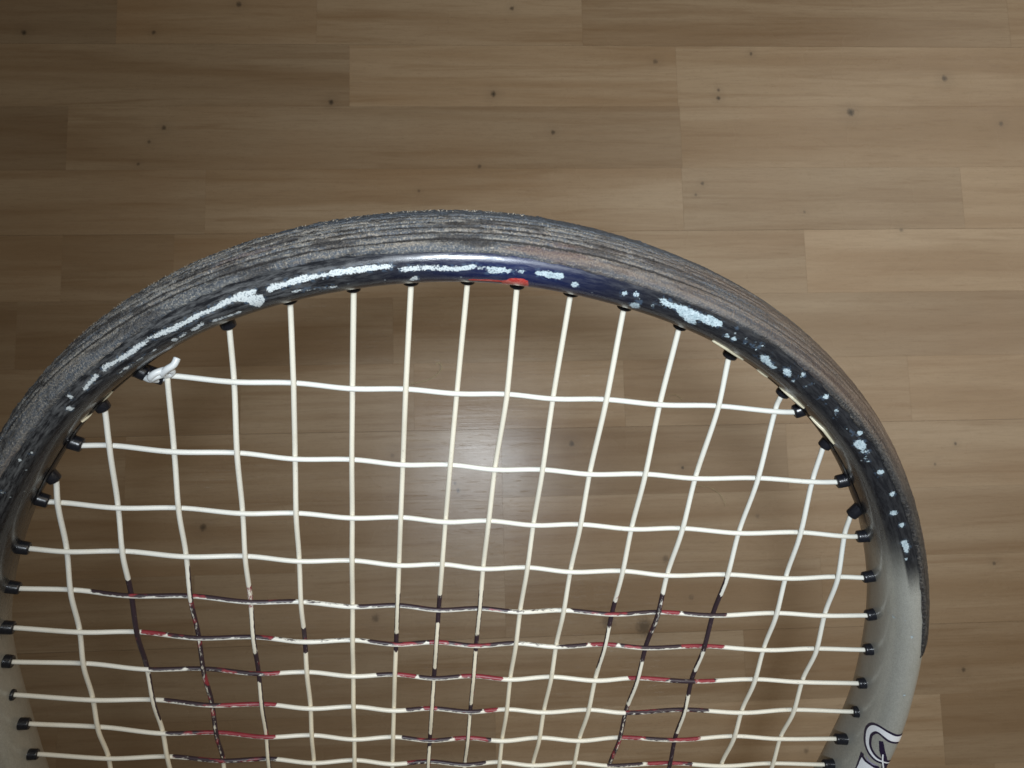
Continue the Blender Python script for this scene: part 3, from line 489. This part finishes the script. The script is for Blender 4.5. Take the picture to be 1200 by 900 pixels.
def make_string(name, pts, inks, seed, warmth, is_main, label=None):
    path, idx = string_path(pts); T, B, N = frames(path); n = len(path)
    r = RS * (1 + 0.02 * smooth_noise(n, 10, seed))
    V = path[:, None] + r[:, None, None] * (np.cos(ang)[None, :, None] * B[:, None] + np.sin(ang)[None, :, None] * N[:, None])
    L = np.concatenate([[0], np.cumsum(np.linalg.norm(np.diff(path, axis=0), axis=1))])
    ink = np.full((n, NSIDE), -1.0); red = np.zeros((n, NSIDE)); dirt = np.zeros((n, NSIDE))
    top = np.sin(ang)[None]                          # 1 on the side that faces away from the floor
    tipward = (B[:, None, 1] * np.cos(ang)[None, :] + N[:, None, 1] * np.sin(ang)[None, :])   # 1 on the side towards the racket's tip
    for a, b, k in inks:
        m = sstep(idx, a - .10, a + .07) * (1 - sstep(idx, b - .07, b + .10)); m = m[:, None]
        if k == 'k': val, rd = 0.84 + 0.1 * tipward, 0.15
        elif k == 'e': val, rd = 0.95 - 1.2 * sstep(top, 0.55, 0.98), 0.22
        elif k == 'm': val, rd = 0.88 - 0.32 * sstep(top, 0.6, 1.0) + 0 * tipward, 0.40
        elif k == 'r': val, rd = 0.50 + 0.50 * tipward, 0.70
        elif k == 's': val, rd = 0.12 + 0.32 * tipward, 0.05
        elif k == 't': val, rd = 0.22 + 0.90 * tipward, 0.34
        ink = np.maximum(ink, np.where(m > .02, -1 + (val + 1) * m, -1)); red = np.maximum(red, rd * m + 0 * top)
    # wear collects beside the crossings
    fr = np.abs(idx - np.round(idx)); dirt[:] = (np.exp(-((fr - .16) / .12)**2) * np.clip(idx - .8, 0, 1))[:, None]
    warm = np.clip(warmth + (0.55 if is_main else 0.15) * sstep(idx / max(idx), 0.1, 0.6) + 0 * idx, 0, 1)[:, None] + 0 * top
    V = V.reshape(-1, 3) * MM; cap0 = len(V)
    Fc = grid_faces(n, NSIDE, False, True)
    me = mesh(name, V, Fc, {'ink': ink, 'red': red, 'dirt': dirt, 'warm': warm},
              np.stack([np.repeat(L, NSIDE) + seed * 31.7, np.tile(ang * RS, n)], -1) * MM)
    o = link(name, me, M_string, racket)
    if label: o['label'] = label
    return path

def sgn(i, j): return 1.0 if (i + j) % 2 else -1.0   # +1: the cross runs on top
def steady(v, u, keep):
    v, u = np.array(v, float), np.array(u, float)
    if len(v) < 5: return v
    p = np.polyfit(u - u.mean(), v, 3 if len(v) > 7 else 2); return keep * v + (1 - keep) * np.polyval(p, u - u.mean())
for m_ in D['mains']:
    c_ = np.array(m_[2]); a2 = steady(c_[:, 0], c_[:, 1], 0.3)
    for r_, v_new in zip(m_[2], a2): r_[0] = float(v_new)
for m_ in D['crosses']:
    c_ = np.array(m_[3]); b2 = steady(c_[:, 1], c_[:, 0], 0.3)
    for r_, v_new in zip(m_[3], b2): r_[1] = float(v_new)
# crosses that lie below the picture continue down to the throat of the hoop
bot = centre(270.0)
gr = []                                              # grommets: (exit point, direction into the hoop)
main_end, b_last = {}, {}
extra = []
bb = D['crosses'][9][3][7][1] - 12.6
while bb > bot[1] + HH + 14: extra.append(bb); bb -= 13.2 + 0.35 * len(extra)
mx = {}
for i in range(1, 17):
    top, j0, cr = D['mains'][i - 1]
    a0, b0 = cr[-4]; a1, b1 = cr[-1]; slope = 0.25 * (a1 - a0) / (b1 - b0)
    xa, xb = a1, b1
    pts = [loc(top[0], top[1], 0)]
    for k, (a, b) in enumerate(cr): pts.append(loc(a, b, -sgn(i, j0 + k) * HZ))
    lst = []
    for k, eb in enumerate(extra):
        ea = a1 + slope * (eb - b1)
        c = centre(np.degrees(math.atan2(eb - D['cy'], ea - D['cx'])))
        if np.hypot(ea - D['cx'], eb - D['cy']) > np.hypot(*(c - [D['cx'], D['cy']])) - 12: break
        pts.append(loc(ea, eb, -sgn(i, 11 + k) * HZ)); lst.append(k); mx[(i, k)] = ea
    # lower end
    eb = pts[-1][1] + ORIG_B
    for q in range(400):
        eb -= 0.5; ea = a1 + slope * (eb - b1)
        c = centre(np.degrees(math.atan2(eb - D['cy'], ea - D['cx'])))
        if np.hypot(ea - D['cx'], eb - D['cy']) > np.hypot(*(c - [D['cx'], D['cy']])) - 8.6: break
    pts.append(loc(ea, eb, 0))
    pts = np.array(pts)
    d = pts[0] - pts[1]; d /= np.linalg.norm(d)
    gr.append((pts[0], d)); pts[0] += d * 1.5
    d = pts[-1] - pts[-2]; d /= np.linalg.norm(d); gr.append((pts[-1], d)); pts[-1] += d * 1.5
    ink = D['mink'].get(str(i), [])
    make_string('main_string', pts, ink, i, 0.25 + 0.5 * math.exp(-((i - 8) / 5)**2), True,
                'long string with worn black and red stencil ink' if len(ink) > 1 else None)
cross_path = {}
for j in range(1, 11):
    l, r, i0, cr = D['crosses'][j - 1]
    pts = [loc(l[0], l[1], 0)] + [loc(a, b, sgn(i0 + k, j) * HZ) for k, (a, b) in enumerate(cr)] + [loc(r[0], r[1], 0)]
    pts = np.array(pts)
    for e, g in ((0, 1), (-1, -2)):
        d = pts[e] - pts[g]; d /= np.linalg.norm(d); gr.append((pts[e].copy(), d)); pts[e] += d * 1.5
    ink = D['cink'].get(str(j), [])
    cross_path[j] = make_string('cross_string', pts, ink, 40 + j, 0.15 + 0.04 * j, False, 'cross string with worn black and red stencil ink' if ink else None)
for k, eb in enumerate(extra):
    ii = sorted(i for (i, kk) in mx if kk == k)
    if len(ii) < 2: continue
    pts = [loc(mx[(i, k)], eb, sgn(i, 11 + k) * HZ) for i in ii]
    for side, e in ((-1, 0), (1, -1)):
        ea = pts[e][0] + ORIG_A
        for q in range(400):
            ea += side * .5; c = centre(np.degrees(math.atan2(eb - D['cy'], ea - D['cx'])))
            if np.hypot(ea - D['cx'], eb - D['cy']) > np.hypot(*(c - [D['cx'], D['cy']])) - 8.4: break
        q = loc(ea, eb, 0); gr.append((q.copy(), np.array([side, 0, 0.]))); q = q + np.array([side * 1.5, 0, 0])
        if e == 0: pts.insert(0, q)
        else: pts.append(q)
    make_string('cross_string', pts, [], 60 + k, 0.5, False)

# ------------------------------------------------------------------ grommet barrels
def lathe_mesh(name, prof, nseg=22):
    V, n = [], len(prof)
    for k in range(nseg):
        a = 2 * math.pi * k / nseg
        V += [(x * math.cos(a), x * math.sin(a), z) for x, z in prof]
    F = [(k * n + i, ((k + 1) % nseg) * n + i, ((k + 1) % nseg) * n + i + 1, k * n + i + 1) for k in range(nseg) for i in range(n - 1)]
    return mesh(name, np.array(V) * MM, F)
# z runs from the string exit (0) into the hoop
gm = lathe_mesh('grommet', [(0.66, 1.2), (0.68, 0.1), (0.85, 0.0), (1.28, 0.0), (1.52, 0.16), (1.60, 0.5), (1.66, 2.6), (1.75, 6.0)])
for k, (p, d) in enumerate(gr):
    pl = p[:2] + np.array([ORIG_A, ORIG_B]); th = math.degrees(math.atan2(pl[1] - D['cy'], pl[0] - D['cx']))
    o = outward(th)
    dd = 0.45 * d[:2] + 0.55 * o; dd = np.array([dd[0], dd[1], 0]); dd[2] = random.gauss(0, .05); dd /= np.linalg.norm(dd)
    me = gm if len(gm.materials) == 0 or True else gm
    g = link('grommet', gm, M_rubber, racket)
    g.location = (p * MM).tolist()
    g.rotation_euler = Vector(dd.tolist()).to_track_quat('Z', 'Y').to_euler()
    sc_ = random.uniform(.94, 1.06); g.scale = (sc_, sc_, random.uniform(.95, 1.1))

# ------------------------------------------------------------------ the knot tied off at the upper left grommet
def tube(name, pts, r, mat, parent, nside=10, sub=8, kind=None):
    pts = np.array(pts, float); out = []
    for i in range(len(pts) - 1):
        for k in range(sub): out.append(cat(pts[max(i - 1, 0)], pts[i], pts[i + 1], pts[min(i + 2, len(pts) - 1)], k / sub))
    out.append(pts[-1]); path = np.array(out); n = len(path)
    T = np.gradient(path, axis=0); T /= np.linalg.norm(T, axis=1)[:, None]
    ref = np.array([0.31, 0.2, 0.93]); B = np.cross(T, ref); B /= np.linalg.norm(B, axis=1)[:, None]; N = np.cross(B, T)
    a = np.linspace(0, 2 * np.pi, nside, endpoint=False)
    rr = np.broadcast_to(r, n).astype(float).copy(); rr[0] *= .5; rr[-1] *= .5
    V = path[:, None] + rr[:, None, None] * (np.cos(a)[None, :, None] * B[:, None] + np.sin(a)[None, :, None] * N[:, None])
    F = grid_faces(n, nside, False, True).tolist() + [tuple(range(nside)), tuple(range((n - 1) * nside, n * nside))[::-1]]
    return link(name, mesh(name, V.reshape(-1, 3) * MM, F), mat, parent)
kp = D['crosses'][0][0]; k3 = D['mains'][2][0]
def kl(da, db, z): return loc(kp[0] + da, kp[1] + db, z)
tube('string_knot', [kl(-0.6, -.4, .3), kl(1.2, -.2, 1.6), kl(2.6, .9, 2.3), kl(4.0, 1.0, 1.2), kl(3.6, -.6, -.6), kl(2.0, -1.0, .2), kl(1.6, .6, 2.4), kl(2.8, 2.0, 2.8),
                     kl(4.6, 2.4, 1.8), kl(5.4, 1.4, .4), kl(4.6, .3, .2), kl(4.0, 1.5, 2.0), kl(5.2, 3.0, 2.6), kl(6.6, 4.0, 2.2), kl(7.2, 5.3, 1.4)], 0.74, M_knot, racket)

# ------------------------------------------------------------------ lettering on the silver side (flat print, a hair proud of the lacquer)
let = D['let']
def sv(pts): return np.array([[float(S(a)), float(Vv(b))] for a, b in pts])
def on_surface(q, h): return surf(Th(q[:, 0]), Ph(np.clip(q[:, 1], 0, VP)), h)
def ribbon(name, pts, widths, h, mat):
    q = sv(pts); out = []
    W = []
    for i in range(len(q) - 1):
        for k in range(10):
            t = k / 10; out.append(cat(q[max(i - 1, 0)], q[i], q[i + 1], q[min(i + 2, len(q) - 1)], t)); W.append(widths[i] * (1 - t) + widths[i + 1] * t)
    out.append(q[-1]); W.append(widths[-1]); c = np.array(out); W = np.array(W)
    T = np.gradient(c, axis=0); T /= np.linalg.norm(T, axis=1)[:, None]; Nn = np.stack([-T[:, 1], T[:, 0]], -1)
    cols = [c + Nn * (W[:, None] * k) for k in (-.5, -.25, 0, .25, .5)]
    P = np.stack([on_surface(q2, h) for q2 in cols], 1)
    return link(name, mesh(name, P.reshape(-1, 3), grid_faces(len(c), 5)), mat, frame)
def patch(name, pts, h, mat):
    # polygon filled with a fine grid so that it follows the curved side
    q = sv(pts); lo, hi = q.min(0), q.max(0); st = 0.12
    xs = np.arange(lo[0], hi[0], st); ys = np.arange(lo[1], hi[1], st); X, Y = np.meshgrid(xs, ys, indexing='ij')
    ins = np.zeros(X.shape, bool); n = len(q)
    for i in range(n):
        A, B = q[i], q[(i + 1) % n]
        if abs(B[1] - A[1]) < 1e-9: continue
        ins ^= ((A[1] > Y) != (B[1] > Y)) & (X < (B[0] - A[0]) * (Y - A[1]) / (B[1] - A[1]) + A[0])
    cell = ins[:-1, :-1] & ins[1:, :-1] & ins[1:, 1:] & ins[:-1, 1:]
    I, J = np.nonzero(cell); m = X.shape[1]
    F = np.stack([I * m + J, (I + 1) * m + J, (I + 1) * m + J + 1, I * m + J + 1], -1)
    P = on_surface(np.stack([X.ravel(), Y.ravel()], -1), h); used = np.unique(F); mp = np.zeros(len(P), int); mp[used] = np.arange(len(used))
    return link(name, mesh(name, P[used], mp[F]), mat, frame)
Gw = [2.3, 2.25, 2.2, 2.1, 1.95, 1.7, 1.45, 1.25, 1.1, 0.95, 0.7, 0.5, 0.4]
patch('lettering_outline', let['footo'], 0.03, M_ink)
patch('lettering_shade', let['lilac'], 0.045, M_lilac)
ribbon('lettering_outline', let['Gline'], [x + 1.6 for x in Gw], 0.06, M_ink)
patch('lettering_outline', let['wedge'], 0.075, M_ink)
patch('lettering', let['foot'], 0.075, M_white)
ribbon('lettering', let['Gline'], Gw, 0.09, M_white)
ribbon('lettering', let['thin'], [0.35, 0.4, 0.45], 0.105, M_white)

M_cream = mat_plain('bare_strip_edge', rgb(0.66, 0.60, 0.44), 0.4, var=0.2)
for kind, pts, r in D['cream']:
    q = sv(pts); path = []
    for a, b in zip(q[:-1], q[1:]):
        for k in range(12): path.append(a + (b - a) * k / 12)
    path.append(q[-1]); path = np.array(path); n = len(path)
    lift = (0.25 + 1.05 * r * np.sin(np.linspace(0.05, math.pi - .05, n))**.6)
    rows = [surf(Th(path[:, 0]), Ph(path[:, 1]) + dphi, lift * f_) for dphi, f_ in ((0, 0.0), (0, 1.0), (3, 1.0), (3, 0.0))]
    link('strip_edge', mesh('strip_edge', np.stack(rows, 1).reshape(-1, 3), grid_faces(n, 4)), M_cream, strip)

# ------------------------------------------------------------------ throat, shaft and grip (below the picture)
def loft(name, rings, mat, parent):
    R = np.array(rings); n, m = R.shape[:2]
    F = grid_faces(n, m, False, True).tolist() + [tuple(range(m)), tuple(range((n - 1) * m, n * m))[::-1]]
    return link(name, mesh(name, R.reshape(-1, 3) * MM, F), mat, parent)
def ring(c, d, rw, rh, n=20, ex=2.3):
    o = np.array([d[1], -d[0]]); r = []
    for k in range(n):
        a = 2 * math.pi * k / n; x = math.copysign(abs(math.cos(a))**(2 / ex), math.cos(a)) * rw; z = math.copysign(abs(math.sin(a))**(2 / ex), math.sin(a)) * rh
        r.append((c[0] + o[0] * x, c[1] + o[1] * x, z))
    return r
for side, th in ((-1, 226.0), (1, 314.0)):
    p0 = centre(th) - [ORIG_A, ORIG_B]; p3 = np.array([side * 11.0, 205.0]); p1 = p0 + [-side * 18, -38]; p2 = np.array([side * 14.0, 265.0]); rg = []
    for k in range(25):
        t = k / 24; c = (1 - t)**3 * p0 + 3 * t * (1 - t)**2 * p1 + 3 * t * t * (1 - t) * p2 + t**3 * p3
        d = 3 * (1 - t)**2 * (p1 - p0) + 6 * t * (1 - t) * (p2 - p1) + 3 * t * t * (p3 - p2); d /= np.linalg.norm(d)
        rg.append(ring(c, d, 6.2 + 3 * t, 10.2))
    loft('throat_arm', rg, mat_plain('silver_lacquer', rgb(0.30, 0.31, 0.29), 0.4), racket)
def octa(y, s): return [(s * 15.5 * math.cos(math.pi / 8 + k * math.pi / 4), y, s * 13.5 * math.sin(math.pi / 8 + k * math.pi / 4)) for k in range(8)]
loft('shaft', [[(x * 1.25, y, z * .78) for x, y, z in octa(y, .9)] for y in (172, 190, 215)], bpy.data.materials['silver_lacquer'], racket)
loft('grip', [octa(6, 1.05)] + [octa(8 + k * 4.0, 1.0 + (0.025 if k % 4 else -0.01)) for k in range(43)], M_grip, racket)
loft('butt_cap', [octa(0, .98), octa(1.5, 1.12), octa(7, 1.13), octa(9, 1.06)], M_rubber, racket)

# ------------------------------------------------------------------ lint lying on the floor
def lint(pts, r, label):
    p = np.array(pts, float); c = p.mean(0); p2 = np.column_stack([p - c, np.full(len(p), r + .05) + np.abs(np.sin(np.arange(len(p)))) * .8])
    o = tube('lint_fibre', p2, r, M_hair, None, nside=6, sub=6)
    o.location = (c[0] * MM, c[1] * MM, 0.00005); o['label'] = label; o['category'] = 'lint'
    return o
lint([(-52, 60.5), (-45.6, 62.0), (-38, 63.5), (-31, 66.5), (-26, 70.5), (-24.5, 74), (-26.4, 77), (-29.3, 76)], .22, 'curled yellowish fibre on the floor just under the top of the hoop')
lint([(158, -16), (164, -17), (171, -18.5), (177, -22.6), (180, -27), (181.7, -32)], .12, 'fine pale hair curving on the floor behind the strings at right')
lint([(138, 46), (143, 49.5), (148, 50.6), (153, 47)], .12, 'short pale hair on the floor below the right shoulder of the racket')
print('planks', nplank, 'grommets', len(gr))
